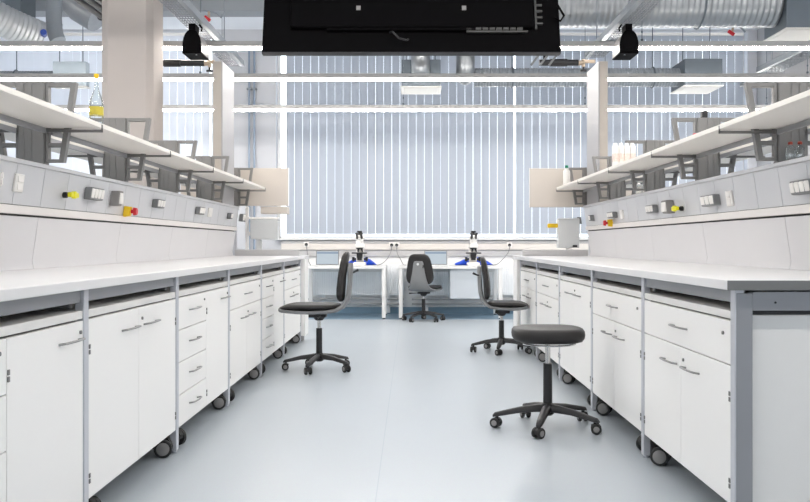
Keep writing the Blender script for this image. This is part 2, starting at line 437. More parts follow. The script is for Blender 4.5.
def bench(sx):
    P = SIDE[sx]; X = P['x']; posts = P['posts']; wd = P['word']; y0, y1 = P['y0'], P['y1']; xr = P['xr']
    # frame
    t = thing('bench_frame', 'grey metal frame of the %s laboratory bench, posts between the cabinets' % wd, 'bench', (sx * X, (y0 + y1) / 2, 0))
    O = t.location
    for i, y in enumerate(posts):
        m = MB(O); m.box(sx * X, sx * (X + .034), y - PW / 2, y + PW / 2, .012, .872)
        m.cyl((sx * (X + .017), y, 0), (sx * (X + .017), y, .014), .014, n=12)
        m.build('post', M['framelight'], t, bevel=.003)
        if not (sx > 0 and i == 0):
            MB(O).box(sx * (X + .055), sx * (X + .66), y - PW / 2 + .004, y + PW / 2 - .004, .800, .868).build('cross_arm', M['frame'], t, bevel=.003)
    m = MB(O)
    for a, b in zip(posts, posts[1:]):
        m.box(sx * (X + .012), sx * (X + .055), a + PW / 2, b - PW / 2, .824, .872)
    m.build('apron_rail', M['frame'], t, bevel=.003)
    MB(O).box(sx * (xr - .02), sx * (xr + .02), y0 + .02, y1 - .02, .05, .86).build('back_panel', M['ductgrey'], t)
    if sx > 0:
        m = MB(O); m.box(sx * (X + .002), sx * (X + .058), 3.0135, 3.014 + PW - .0, .0, .868)
        # end frame facing the camera
        e = MB(O); e.box(sx * (X + .004), sx * (X + .060), 3.0105, 3.0138, .012, .86); e.box(sx * (X + .06), sx * 1.86, 3.0105, 3.05, .80, .865); e.box(sx * 1.80, sx * 1.86, 3.0105, 3.05, 0, .80)
        e.build('end_frame', M['frame'], t, bevel=.002)
        m.bm.free()
        MB(O).box(sx * (X + .06), sx * 1.80, 3.040, 3.056, .02, .783).build('end_panel', M['whitein'], t, bevel=.002)
        lab(MB(O).box(sx * (X + .06), sx * 1.80, 3.044, 3.056, .784, .80).build('gap_shade_strip', M['black'], t), 'black strip painting the shade of the gap')  # black strip stands in for the shaded gap over the end panel
        MB(O).cyl((1.258, 3.008, .828), (1.258, 3.012, .828), .004, n=8).build('screw', M['black'], t)
    # worktop
    t = thing('worktop', 'long pale grey worktop of the %s bench' % wd, 'worktop', (sx * (X + .35), (y0 + y1) / 2, .872))
    O = t.location
    ya = y0 - (.03 if sx > 0 else 0)
    MB(O).box(sx * (X - .036), sx * (xr + .02), ya + .004, y1, .872, TOPZ).build('slab', M['worktop'], t, bevel=.003)
    lab(MB(O).box(sx * (X - .036), sx * (xr + .02), ya, ya + .004, .872, TOPZ - .001).build('end_edge', M['edgedark'], t), 'dark grey end edge')
    # service spine
    t = thing('service_spine', 'grey service panel wall with sockets along the back of the %s bench' % wd, 'service panel', (sx * 1.875, (y0 + y1) / 2, TOPZ))
    O = t.location
    def xz(z):   # front surface of the spine, leaning back towards the bottom
        return (xr - .075) + (1.42 - z) * .145
    MB(O).box(sx * (xr + .02), sx * (xr + .055), y0, y1 - .01, TOPZ, 1.39).build('core', M['ductgrey'], t)
    f = MB(O); s = MB(O); n = 4
    mod = [y0 + (posts[0] - y0)] + posts[1:] if sx < 0 else [y0] + posts[1:]
    for a, b in zip(mod, mod[1:]):
        for k in range(n):
            p, q = a + (b - a) * k / n + .0018, a + (b - a) * (k + 1) / n - .0018
            f.prism([(sx * xz(1.40), 1.40), (sx * xz(1.213), 1.213), (sx * (xz(1.213) + .012), 1.213), (sx * (xz(1.40) + .012), 1.40)], 'y', p, q)
        s.prism([(sx * xz(1.160), 1.160), (sx * xz(TOPZ + .04), TOPZ + .04), (sx * (xz(TOPZ + .04) - .008), TOPZ + .0005), (sx * (xz(TOPZ) + .02), TOPZ + .0005), (sx * (xz(1.16) + .012), 1.160)], 'y', a + .0018, b - .0018)
    f.build('fascia', M['fascia'], t, bevel=.001); s.build('splash_panel', M['splash'], t, bevel=.001)
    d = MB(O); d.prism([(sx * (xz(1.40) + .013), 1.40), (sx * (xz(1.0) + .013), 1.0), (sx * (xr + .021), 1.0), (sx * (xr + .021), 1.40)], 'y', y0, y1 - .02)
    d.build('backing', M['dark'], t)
    MB(O).prism([(sx * (xz(1.21) - .006), 1.210), (sx * (xz(1.168) - .012), 1.170), (sx * (xz(1.168) + .012), 1.170), (sx * (xz(1.21) + .012), 1.210)], 'y', y0, y1 - .01).build('panel_rail', M['rail'], t, bevel=.002)
    MB(O).box(sx * (xz(1.42) - .006), sx * (xr + .075), y0, y1 - .01, 1.401, 1.4225).build('top_ledge', M['fascia'], t, bevel=.004)
    # fittings on the fascia
    def Yp(px, d=0): return (xz(1.31) - d) * 873 / abs(px - 410.5)
    def Zp(py, Y): return CAMZ + (244 - py) / 873 * Y
    def fit(name, pxa, pxb, pya, pyb, dep, m, bev=.003, par=t, base=0.0):
        ya_, yb_ = sorted((Yp(pxa, 0 if sx < 0 else dep), Yp(pxb, dep if sx < 0 else 0))); yc = (ya_ + yb_) / 2; z0, z1 = Zp(pyb, yc), Zp(pya, yc)
        fm = MB(O); fm.prism([(sx * (xz(z1) - base), z1), (sx * (xz(z0) - base), z0), (sx * (xz(z0) - base - dep), z0), (sx * (xz(z1) - base - dep), z1)], 'y', ya_, yb_)
        return fm.build(name, m, par, bevel=bev), (ya_, yb_, z0, z1)
    def plate(a, b, c_, d_):
        o_, (p, q, z0, z1) = fit('switch_plate', a, b, c_, d_, .012, M['plastic'])
        for k in (0, 1):
            zz = z0 + (z1 - z0) * (.28 + .44 * k); hh = (z1 - z0) * .17; ym = (p + q) / 2; hw = (q - p) * .3
            MB(O).box(sx * (xz(zz) - .012), sx * (xz(zz) - .0155), ym - hw, ym + hw, zz - hh, zz + hh).build('rocker', M['plastic'], o_, bevel=.001)
    def sockets(a, b, c_, d_, n_):
        o_, (p, q, z0, z1) = fit('socket_block', a, b, c_, d_, .042, M['shell'], .006)
        for k in range(n_):
            u, v = p + (q - p) * (k + .08) / n_, p + (q - p) * (k + .92) / n_
            fm = MB(O); e = .002
            fm.prism([(sx * (xz(z1) - .030), z1 - e), (sx * (xz(z0) - .030), z0 + e), (sx * (xz(z0) - .046), z0 + e + .008), (sx * (xz(z1) - .046), z1 - e - .008)], 'y', u, v)
            fm.build('socket', M['plastic'], o_, bevel=.004)
    def gas(px, py, d_):
        Y = Yp(px, .05); z = Zp(py, Y)
        base = MB(O).cyl((sx * (xz(z)), Y, z), (sx * (xz(z) - .02), Y, z), .016, n=14).build('gas_tap', M['black'], t)
        MB(O).cyl((sx * (xz(z) - .02), Y, z), (sx * (xz(z) - .05), Y, z), .010, n=12).build('stem', M['black'], base)
        h_ = MB(O); h_.bar((sx * (xz(z) - .052), Y - .05, z), (sx * (xz(z) - .052), Y + .055, z), .022, .026); h_.cyl((sx * (xz(z) - .045), Y, z), (sx * (xz(z) - .068), Y, z), .02, n=14)
        lab(h_.build('tap_lever', M['lime'], base, bevel=.004), 'yellow tap lever')
    def estop(px, py):
        Y = Yp(px, .05); z = Zp(py, Y)
        b_ = MB(O); b_.prism([(sx * xz(z + .035), z + .035), (sx * xz(z - .035), z - .035), (sx * (xz(z - .035) - .045), z - .03), (sx * (xz(z + .035) - .045), z + .03)], 'y', Y - .022, Y + .022)
        e = lab(b_.build('emergency_stop', M['yellow'], t, bevel=.006), 'yellow emergency stop box')
        lab(MB(O).tube([(sx * (xz(z) - .045), Y, z), (sx * (xz(z) - .06), Y, z), (sx * (xz(z) - .062), Y, z), (sx * (xz(z) - .082), Y, z)], [.012, .012, .026, .022], 18).build('stop_button', M['red'], e), 'red stop button')
    def device(a, b, c_, d_):
        o_, (p, q, z0, z1) = fit('switch_box', a, b, c_, d_, .055, M['hub'], .006)
        fm = MB(O); fm.box(sx * (xz((z0 + z1) / 2) - .05), sx * (xz((z0 + z1) / 2) - .062), p + .01, q - .01, z0 + .012, z1 - .012)
        lab(fm.build('cover', M['plastic'], o_, bevel=.003), 'white cover')
    if sx < 0:
        plate(13, 24, 174, 192); plate(-2, 3, 172, 186)
        gas(73.5, 195, 0); sockets(84, 104, 188, 200, 4); device(110, 123, 191, 206); estop(133.6, 211.5)
        sockets(152, 165, 199.5, 208, 3); sockets(195, 205, 207, 214.5, 3); plate(207.5, 212.5, 208, 217)
        sockets(227, 233, 213, 219, 2); sockets(239, 246, 214, 221.5, 2)
    else:
        sockets(789, 818, 180, 194, 4); plate(725, 733, 191, 206); sockets(700, 720, 195, 206, 3); gas(674.5, 208.5, 0)
        device(661, 674, 200.5, 213.5); sockets(645, 658, 205, 213, 3); plate(619.5, 623.5, 210, 219); sockets(606.5, 617, 212, 218, 3); estop(605.5, 223)
        sockets(588, 594, 215, 221, 2); sockets(577, 581, 217, 224, 2)
    # shelf uprights
    ups = posts[1:] if sx < 0 else posts[1:]
    seq = ['nearest', 'second', 'third', 'fourth', 'fifth', 'sixth']
    zt = 1.826 + P['zs']
    ulab = ['photo-edge', 'nearest full', 'second', 'third', 'fourth', 'last'] if sx < 0 else ['nearest full', 'second', 'third', 'fourth', 'last']
    for i, y in enumerate(ups):
        if sx < 0 and i == 0: continue
        nm = {'nearest full': 'nearest shelf upright with open side frames on the %s bench', 'second': 'second shelf upright from the camera on the %s bench',
              'third': 'third shelf upright from the camera on the %s bench', 'fourth': 'fourth shelf upright from the camera on the %s bench', 'last': 'farthest shelf upright, at the sink end of the %s bench'}[ulab[i]] % wd
        t = thing('shelf_upright', nm, 'shelf upright', (sx * xr, y, 1.4225), 0, 'shelf uprights of the %s bench' % wd)
        O = t.location
        dep = .06
        m = MB(O)
        m.box(sx * (xr - .066), sx * (xr + .066), y + .004, y + dep, 1.4225, zt)
        for a, b in ((-.062, -.008), (-.002, .030), (.036, .062)):
            m.box(sx * (xr + a), sx * (xr + b), y, y + .004, 1.43, zt - .004)
        m.build('spine_profile', M['upright'], t, bevel=.002)
        for q in (-1, 1):
            def FX(d): return sx * (xr + q * d)
            fm = MB(O); th = .012; ya_, yb_ = y + .012, y + .048
            zb = 1.434
            zsf = 1.61 + P['zs']
            def leg(z): return .157 + (z - zb) / (zt - zb) * .062
            inn = .067; wl = .026
            fm.prism([(FX(leg(zb)), zb), (FX(leg(zt)), zt), (FX(leg(zt) - wl), zt), (FX(leg(zb) - wl), zb)], 'y', ya_, yb_)
            fm.box(FX(inn), FX(inn + .014), ya_, yb_, zb, zt)
            for z0, z1 in ((zb, zb + .016), (1.51, 1.53), (zsf - .020, zsf - .014), (zsf + .012, zsf + .032), (zt - .022, zt)):
                fm.box(FX(inn + .014), FX(leg((z0 + z1) / 2) - wl + .004), ya_, yb_, z0, z1)
            fm.build('side_frame', M['upright'], t, bevel=.002)
            br = MB(O)
            br.box(FX(.068), FX(.068 + .285), y + .002, y + .010, zsf - .034, zsf - .0205)
            if q * 1 == -1:
                br.box(FX(.068 + .279), FX(.068 + .285), y + .002, y + .010, zsf - .034, zsf + .004)
            br.build('bracket_arm', M['upright'], t)
    # shelf boards
    lines = (posts[1:] if sx < 0 else posts[0:]) 
    zsf = 1.61 + P['zs']
    names = ['nearest cream shelf board above the %s bench, cut by the photo edge', 'second cream shelf board from the camera above the %s bench', 'third cream shelf board above the %s bench',
             'fourth cream shelf board above the %s bench', 'farthest cream shelf board of the %s bench, beside the cream end board']
    for k in range(5):
        a, b = lines[k], lines[k + 1]
        for q in (-1, 1):
            xa, xb = (P['xs'], xr - .068) if q < 0 else (xr + .068, 2 * xr - P['xs'])
            lb = names[k] % wd if q < 0 else ['nearest', 'second', 'third', 'fourth', 'farthest'][k] + ' rear shelf board of the %s bench, behind the uprights' % wd
            t = thing('shelf_board', lb, 'shelf', (sx * (xa + xb) / 2, (a + b) / 2, zsf - .0135), 0, 'shelf boards of the %s bench' % wd)
            xf, xi_ = (xa, xb) if q < 0 else (xb, xa); xn = xr + q * .196
            MB(t.location).prism([(sx * xf, a + .011), (sx * xn, a + .011), (sx * xn, a + .052), (sx * xi_, a + .052), (sx * xi_, b - .003), (sx * xf, b - .003)], 'z', zsf - .0135, zsf + .010).build('board', M['shelf'], t, bevel=.002)
            xe = xb if q < 0 else xa
            r_ = MB(t.location); r_.box(sx * (xe - q * .001), sx * (xe + q * .012), a + .065, b - .01, zsf - .04, zsf - .0137) 
            r_.build('rear_rail', M['frame'], t, bevel=.002)
    # cabinets
    ks, lbs = (kindsL, labL) if sx < 0 else (kindsR, labR)
    for i, (a, b) in enumerate(zip(posts, posts[1:])):
        w_ = (b - a) - PW - .006
        global LOCK
        LOCK = 1 if sx < 0 else 1
        cabinet(w_, ks[i], lbs[i], (sx * (X + .001), (a + b) / 2, 0), PI / 2 if sx < 0 else -PI / 2)
    # sink unit at the far end
    ye = y1 + .012
    t = thing('sink_unit', 'plain white sink cabinet closing the far end of the %s bench' % wd, 'cabinet', (sx * 1.5, ye + .15, 0))
    O = t.location; xi = 1.10 if sx < 0 else 1.08
    MB(O).box(sx * (xi + .01), sx * (xr + .02), ye, ye + .29, .06, .87).build('body', M['white'], t, bevel=.003)
    MB(O).box(sx * (xi + .05), sx * (xr), ye + .04, ye + .25, 0, .06).build('plinth', M['hub'], t)
    MB(O).box(sx * xi, sx * (xr + .04), ye, ye + .30, .87, TOPZ).build('sink_top', M['worktop'], t, bevel=.004)
    MB(O).box(sx * (xi + .07), sx * (xr - .02), ye + .004, ye + .03, TOPZ, .972).build('upstand', M['ductgrey'], t, bevel=.003)
    return ye
yeL = bench(-1); yeR = bench(1)

# cream end boards, dispensers
def boxthing(name, label, cat, m, x0, x1, y0, y1, z0, z1, bevel=.004, part='body', group=None):
    t = thing(name, label, cat, ((x0 + x1) / 2, (y0 + y1) / 2, z0), 0, group)
    MB(t.location).box(x0, x1, y0, y1, z0, z1).build(part, m, t, bevel=bevel)
    return t
for sx, lb, xi, YB in ((-1, 'left cream end board facing the camera at the far end of the shelves', 1.302, 9.30), (1, 'right cream end board facing the camera beside the green-capped bottle', 1.238, 9.06)):
    t = thing('end_board', lb, 'board', (sx * 1.875, YB + .03, 1.43))
    dz = .004 if sx < 0 else -.02
    MB(t.location).box(sx * xi, sx * 2.45, YB, YB + .025, 1.432 + dz, 1.835 + dz).build('panel', M['cream'], t, bevel=.003)
    MB(t.location).box(sx * 1.86, sx * 1.90, YB + .026, YB + .066, TOPZ + .0003, 1.80).build('support_post', M['framelight'], t, bevel=.003)
    e = MB(t.location); e.box(sx * (xi - .004), sx * xi, YB - .002, YB + .027, 1.43 + dz, 1.837 + dz); e.build('edge_strip', M['white'], t)
    if sx < 0:
        MB(t.location).box(-1.60, -1.315, 9.31, 9.50, 1.352, 1.430).build('tray', M['cream'], t, bevel=.01)
t = thing('towel_dispenser', 'light grey towel dispenser on a white pole over the left sink', 'dispenser', (-1.72, 9.4, TOPZ))
O = t.location
MB(O).box(-1.715, -1.42, 9.33, 9.46, 1.08, 1.295).build('case', M['greybox'], t, bevel=.008)
MB(O).box(-1.725, -1.41, 9.327, 9.47, 1.295, 1.318).build('lid', M['white'], t, bevel=.004)
p = MB(O); p.box(-1.775, -1.74, 9.38, 9.42, TOPZ + .0003, 1.43); p.box(-1.74, -1.7151, 9.385, 9.415, 1.12, 1.16); p.build('pole', M['white'], t, bevel=.003)
MB(O).box(-1.65, -1.60, 9.37, 9.42, TOPZ + .0003, 1.079).build('stand', M['greybox'], t, bevel=.003)
t = thing('soap_dispenser', 'light grey box beside the right sink, with a yellow flap', 'dispenser', (1.70, 9.15, TOPZ))
O = t.location
MB(O).box(1.545, 1.765, 9.11, 9.24, .99, 1.298).build('case', M['greybox'], t, bevel=.008)
MB(O).box(1.64, 1.68, 9.15, 9.21, TOPZ + .0003, .99).build('stand', M['white'], t, bevel=.003)
lab(MB(O).box(1.44, 1.5445, 9.13, 9.20, 1.20, 1.245).build('flap', M['yellow'], t, bevel=.01), 'yellow flap')
lab(MB(O).box(1.69, 1.735, 9.07, 9.1095, .995, 1.02).build('drip_spout', M['black'], t, bevel=.004), 'black spout')

# ------------------------------------------------------------------ chairs
def cushion(m, c, rx, ry, th, pw=3.2, n=40, dome=.0):
    prof = [(.0001, 0), (.80, 0), (.93, th * .10), (.985, th * .3), (1.0, th * .55), (.985, th * .8), (.94, th * .95), (.86, th), (.5, th + dome * .7), (.0001, th + dome)]
    return m.lathe(prof, c, n, rx, ry, pw)
def ribbon(m, path, th, nx=10, curve=0.0):
    # path: (y, z, halfwidth); thick curved sheet
    pts = [Vector((0, p[0], p[1])) for p in path]; top = []; bot = []
    for i, p in enumerate(pts):
        d = (pts[min(i + 1, len(pts) - 1)] - pts[max(i - 1, 0)]).normalized()
        nrm = Vector((0, -d.z, d.y)); w_ = path[i][2]
        rt, rb = [], []
        for k in range(nx + 1):
            s_ = -1 + 2 * k / nx
            q = p + Vector((s_ * w_, 0, 0)) + nrm * (curve * s_ * s_)
            e = th / 2 * (1 - .55 * abs(s_) ** 4)
            rt.append(q + nrm * e); rb.append(q - nrm * e)
        top.append(rt); bot.append(rb)
    rings = [t_ + b_[::-1] for t_, b_ in zip(top, bot)]
    return m.rings(rings)
def star_base(t, R, stem_top, ang0, hubz=.10):
    for k in range(5):
        a = ang0 + 2 * PI * k / 5; c, s_ = math.cos(a), math.sin(a)
        m = MB(); rings = []
        for r, z, w_, h in ((.018, hubz + .012, .026, .040), (.06, hubz + .010, .025, .040), (.15, hubz + .002, .022, .032), (R - .03, hubz - .018, .019, .026), (R + .012, hubz - .026, .016, .022), (R + .024, hubz - .034, .010, .012)):
            ring = []
            for u, v in ((-1, -.8), (-.7, -1), (.7, -1), (1, -.8), (.85, .6), (.45, 1), (-.45, 1), (-.85, .6)):
                ring.append((r * c - u * w_ * s_, r * s_ + u * w_ * c, z + v * h / 2))
            rings.append(ring)
        m.rings(rings)
        leg = m.build('base_leg', M['black'], t, smooth=50)
        sw = a + random.uniform(-1.2, 1.2); wc, wsn = math.cos(sw), math.sin(sw)
        cx, cy = R * c, R * s_
        def T(x, y, z): return (cx + x * wc - y * wsn, cy + x * wsn + y * wc, z)
        cm = MB(); cm.cyl(T(0, 0, .050), T(0, 0, hubz - .028), .009, n=10)
        cm.rings([[T(u, v * .010, z) for u, z in ((-.022, .052), (.006, .058), (.026, .046), (.030, .026), (.012, .020), (-.018, .034))] for v in (-1, 1)])
        cs = cm.build('caster', M['black'], t)
        for v in (-1, 1):
            MB().tube([T(.006, v * .010, .0285), T(.006, v * .012, .0285), T(.006, v * .024, .0285), T(.006, v * .027, .0285)], [.025, .0285, .0285, .025], 18).build('wheel', M['rubber'], cs)
            MB().tube([T(.006, v * .0265, .0285), T(.006, v * .029, .0285)], [.017, .014], 14).build('wheel_hub', M['hub'], cs)
    MB().lathe([(.024, hubz - .03), (.036, hubz - .02), (.040, hubz + .02), (.034, hubz + .035), (.026, hubz + .04)], (0, 0, 0), 24).build('hub', M['black'], t)
    zc = hubz + .04 + (stem_top - hubz - .04) * .66
    MB().cyl((0, 0, hubz + .03), (0, 0, zc), .0255, .0245, 22).build('column_cover', M['black'], t)
    MB().cyl((0, 0, zc - .01), (0, 0, stem_top), .0145, n=18).build('gas_spring', M['chrome'], t)

def task_chair(label, loc, rz, seat_z, ang0, seat_front=.315, slide=0):
    # faces -y; seat_z is the top of the seat pad
    t = thing('task_chair', label, 'chair', loc, rz, 'grey and black task chairs')
    z = seat_z - .055
    star_base(t, .27, z - .045, ang0 - rz)
    s_ = MB()
    fr_ = seat_front
    path = [(-fr_, z + .006, .140), (-fr_ + .02, z - .002, .185), (-fr_ * .57, z - .012, .205), (-.04, z - .016, .205), (.06, z - .012, .195), (.145, z + .000, .170), (.198, z + .028, .140), (.232, z + .075, .122), (.248, z + .14, .105), (.254, z + .21, .090), (.258, z + .29, .076), (.260, z + .36, .066), (.260, z + .385, .050)]
    ribbon(s_, path, .036, 10, .010)
    s_.build('shell', M['shell'], t, smooth=60)
    MB().cyl((0, .281, z + .345), (0, .262, z + .345), .016, n=14).build('shell_badge', M['greybox'], t)
    sp = MB(); cushion(sp, (0, .177 - (seat_front + .189) / 2, z + .012), .205, (seat_front + .189) / 2, .042, 3.4, 44, .006)
    for v in sp.bm.verts:
        yk = .135 - seat_front
        if v.co.y < yk: v.co.z -= (abs(v.co.y - yk) / .147) ** 2 * .030
    sp.build('seat_pad', M['blacksoft'], t, smooth=60)
    # backrest pad, bowed, against the front of the shell
    bp = MB(); rings = []
    nz_, n = 12, 28
    prof = [(.0001, 0), (.82, 0), (.95, .10), (1.0, .35), (1.0, .65), (.95, .9), (.82, 1), (.0001, 1.0)]
    for r, d in prof:
        ring = []
        for k in range(n):
            a = 2 * PI * k / n; ca, sa = math.cos(a), math.sin(a)
            ex = math.copysign(abs(ca) ** .45, ca); ez = math.copysign(abs(sa) ** .45, sa)
            zz = ez * r * .203; wx = .192 - .050 * max(0, (zz + .08)) / .28
            xx = ex * r * wx
            yy = .226 - d * .048 + zz * .11 + (zz) ** 2 * .25 - (xx) ** 2 * .45
            if xx * xx > 0: yy -= 0
            ring.append((xx, yy - .004, z + .276 + zz))
        rings.append(ring)
    bp.rings(rings); bp.build('backrest_pad', M['blacksoft'], t, smooth=60)
    m = MB(); m.box(-.07, .07, -.08, .06, z - .058, z - .032); m.lathe([(.03, z - .085), (.042, z - .07), (.05, z - .055)], (0, 0, 0), 18)
    m.build('tilt_mechanism', M['black'], t, bevel=.006)
    lv = MB(); lv.tube([(.05, .02, z - .045), (.14, .01, z - .05), (.20, 0, z - .055)], [.006, .006, .010], 8); lv.build('lever', M['black'], t)
    if slide:   # upper part pushed forward on its mechanism
        for ch in t.children:
            if ch.name.split('.')[0] in ('shell', 'shell_badge', 'seat_pad', 'backrest_pad'): ch.data.transform(Matrix.Translation((0, slide, 0)))
    lv = MB(); lv.tube([(-.05, .240 + slide, z + .30), (-.075, .275 + slide, z + .305), (-.085, .315 + slide, z + .325)], [.008, .008, .011], 8); lv.build('back_adjuster', M['black'], t)
    return t
# chair facing -y locally: rz so that facing -X => rotate -90deg ; +X => +90deg ; +Y => 180deg
task_chair('task chair facing the left bench, seen from the side with raised backrest', (-.748, 7.15, 0), -PI / 2, .545, PI + .08)
task_chair('task chair facing the right bench, behind the round stool', (.868, 8.33, 0), PI / 2 - .12, .485, PI + .1, .202, -.046)
task_chair('task chair seen from behind, tucked to the gap between the desks', (.175, 11.70, 0), PI - .29, .475, PI * .9)

# stool
t = thing('lab_stool', 'backless black stool with thick padded seat, in front of the right cabinets', 'stool', (.770, 4.90, 0))
star_base(t, .285, .475, PI)
st = MB(); cushion(st, (0, 0, .484), .200, .203, .080, 2.9, 48, -.006); st.build('seat', M['blacksoft'], t, smooth=60)
m = MB(); m.lathe([(.02, .47), (.05, .473), (.075, .480), (.075, .487)], (0, 0, 0), 20); m.build('seat_plate', M['black'], t)
r = MB(); pts = []
for k in range(25):
    a = PI * 1.12 + PI * .80 * k / 24 + 0
    pts.append((.155 * math.cos(a), .155 * math.sin(a), .474))
r.tube([(.05 * math.cos(PI * 1.12), .05 * math.sin(PI * 1.12), .476)] + pts + [(.05 * math.cos(PI * 1.92), .05 * math.sin(PI * 1.92), .476)], .005, 8); r.build('release_ring', M['chrome'], t)

# ------------------------------------------------------------------ desks and instruments
DY0, DY1, DZ = 11.93, 12.72, .725
def desk(x0, x1, label, ped=None):
    t = thing('desk', label, 'desk', ((x0 + x1) / 2, DY0, 0)); O = t.location
    MB(O).box(x0, x1, DY0, DY1, DZ - .035, DZ).build('desktop', M['desk'], t, bevel=.003)
    MB(O).box(x0 + .07, x1 - .07, DY1 - .04, DY1 - .01, DZ - .10, DZ - .035).build('rear_rail', M['desk'], t)
    for x in (x0 + .005, x1 - .057):
        for y in (DY0 + .004, DY1 - .056):
            lg = MB(O); lg.box(x, x + .052, y, y + .052, .018, DZ - .035); g = lg.build('leg', M['desk'], t, bevel=.004)
            MB(O).cyl((x + .026, y + .026, .0042), (x + .026, y + .026, .018), .020, n=12).build('foot', M['black'], g)
    return t
desk(-1.48, -.335, 'left white desk under the window, with a laptop and microscope')
desk(-.165, 1.262, 'right white desk under the window, behind the chair seen from behind')
t = thing('desk_pedestal', 'pale blue-grey drawer pedestal hanging under the right desk', 'pedestal', (.745, 12.2, .30)); O = t.location
MB(O).box(.54, .965, DY0 + .06, DY0 + .55, .275, DZ - .036).build('body', M['pedestal'], t, bevel=.004)
MB(O).box(.545, .96, DY0 + .045, DY0 + .06, .28, DZ - .040).build('front_panel', M['pedestal'], t, bevel=.003)

def laptop(x, label, tilt=.22):
    y = 12.22; t = thing('laptop', label, 'laptop', (x, y, DZ)); O = t.location; w = .325
    b = MB(O).box(x - w / 2, x + w / 2, y - .22, y, DZ, DZ + .016).build('keyboard_base', M['greybox'], t, bevel=.004)
    MB(O).box(x - w / 2 + .02, x + w / 2 - .02, y - .13, y - .02, DZ + .016, DZ + .018).build('keyboard', M['black'], b)
    R = Matrix.Rotation(-tilt, 3, 'X'); c = Vector((x, y, DZ + .012)) + R @ Vector((0, .006, .104))
    l_ = MB(O).obox(c, R, w, .008, .206).build('lid', M['shell'], t, bevel=.003)
    c2 = Vector((x, y, DZ + .012)) + R @ Vector((0, .001, .104))
    MB(O).obox(c2, R, w - .025, .002, .182).build('screen', M['screen'], l_)
    c3 = Vector((x, y, DZ + .012)) + R @ Vector((0, -.0006, .172))
    MB(O).obox(c3, R, w - .03, .001, .018).build('menu_bar', M['screenbar'], l_)
laptop((326.5 - 410.5) / 873 * 12.1, 'laptop on the left desk, half hidden by the chair back')
laptop((436 - 410.5) / 873 * 12.1, 'open laptop on the right desk, beside the chair seen from behind')

def microscope(x, label):
    y = 12.25; t = thing('microscope', label, 'microscope', (x, y, DZ)); O = t.location
    m = MB(O); m.box(x - .085, x + .085, y - .14, y + .14, DZ, DZ + .05); m.build('base', M['plastic'], t, bevel=.014)
    m = MB(O); m.box(x - .055, x + .055, y + .04, y + .13, DZ + .05, DZ + .25); m.box(x - .062, x + .062, y - .08, y + .13, DZ + .25, DZ + .31); m.build('arm', M['plastic'], t, bevel=.012)
    m = MB(O); m.box(x - .105, x + .105, y - .11, y + .06, DZ + .17, DZ + .188); m.build('stage', M['black'], t, bevel=.003)
    m = MB(O); m.cyl((x, y - .05, DZ + .10), (x, y - .05, DZ + .17), .035, .045, 16); m.box(x - .03, x + .03, y - .06, y + .04, DZ + .08, DZ + .13); m.build('condenser', M['black'], t, bevel=.003)
    m = MB(O); m.lathe([(.045, DZ + .235), (.05, DZ + .25)], (x, y - .04, 0), 18)
    for a in (0, 2.1, 4.2): m.cyl((x + .03 * math.cos(a), y - .04 + .03 * math.sin(a), DZ + .235), (x + .04 * math.cos(a), y - .04 + .04 * math.sin(a), DZ + .195), .014, .010, 10)
    m.build('nosepiece', M['black'], t)
    for s_ in (-1, 1):
        m = MB(O); m.tube([(x + s_ * .055, y + .08, DZ + .09), (x + s_ * .075, y + .08, DZ + .09), (x + s_ * .078, y + .08, DZ + .09), (x + s_ * .11, y + .08, DZ + .09)], [.016, .016, .032, .032], 16)
        m.build('focus_knob', M['black'], t)
    m = MB(O); m.lathe([(.05, DZ + .31), (.056, DZ + .33), (.050, DZ + .36), (.066, DZ + .385), (.060, DZ + .41), (.038, DZ + .43)], (x, y - .02, 0), 20); m.build('head', M['plastic'], t)
    for s_ in (-1, 1):
        m = MB(O); m.tube([(x + s_ * .03, y - .06, DZ + .385), (x + s_ * .032, y - .13, DZ + .425), (x + s_ * .032, y - .14, DZ + .431), (x + s_ * .032, y - .165, DZ + .445)], [.017, .017, .022, .022], 14); m.build('eyepiece', M['black'], t)
    m = MB(O); m.cyl((x, y - .02, DZ + .43), (x, y - .02, DZ + .45), .034, .028, 16); m.cyl((x, y - .02, DZ + .45), (x, y - .02, DZ + .47), .020, n=14); m.box(x - .034, x + .034, y - .05, y + .01, DZ + .465, DZ + .49); m.build('camera_tube', M['black'], t, bevel=.004)
    return x
xa = microscope((359.5 - 410.5) / 873 * 12.2, 'white and black microscope on the left desk')
xb = microscope((473.5 - 410.5) / 873 * 12.2, 'white and black microscope on the right desk')
def crumple(x0, x1, y, h, label, peak):
    t = MB((( x0 + x1) / 2, y, DZ)); rings = []; n = 20
    for i in range(15):
        f = i / 14; x = x0 + (x1 - x0) * f
        hh = max(.012, h * (math.sin(PI * min(1, max(0.02, f))) ** .55) * (1 - .45 * abs(f - peak)) + random.uniform(-.008, .008))
        w_ = .075 * math.sin(PI * min(.97, max(.03, f))) ** .5 + .01
        ring = []
        for k in range(n):
            a = 2 * PI * k / n
            ring.append((x, y + w_ * math.cos(a) * (1 + random.uniform(-.1, .1)), DZ + max(.0, hh * .5 + hh * .5 * math.sin(a) * (1 + random.uniform(-.08, .08)))))
        rings.append(ring)
    t.rings(rings)
    o = t.build('dust_cover', M['blue'], None, smooth=25, loc=((x0 + x1) / 2, y, DZ))
    return tag(o, label, 'dust cover')
def PX(px, Y): return (px - 410.5) / 873 * Y
crumple(PX(345, 12.5), PX(376.5, 12.5), 12.52, .12, 'crumpled blue dust cover behind the left microscope', .5)
crumple(PX(455, 12.5), PX(493, 12.5), 12.52, .12, 'crumpled blue dust cover behind the right microscope', .45)

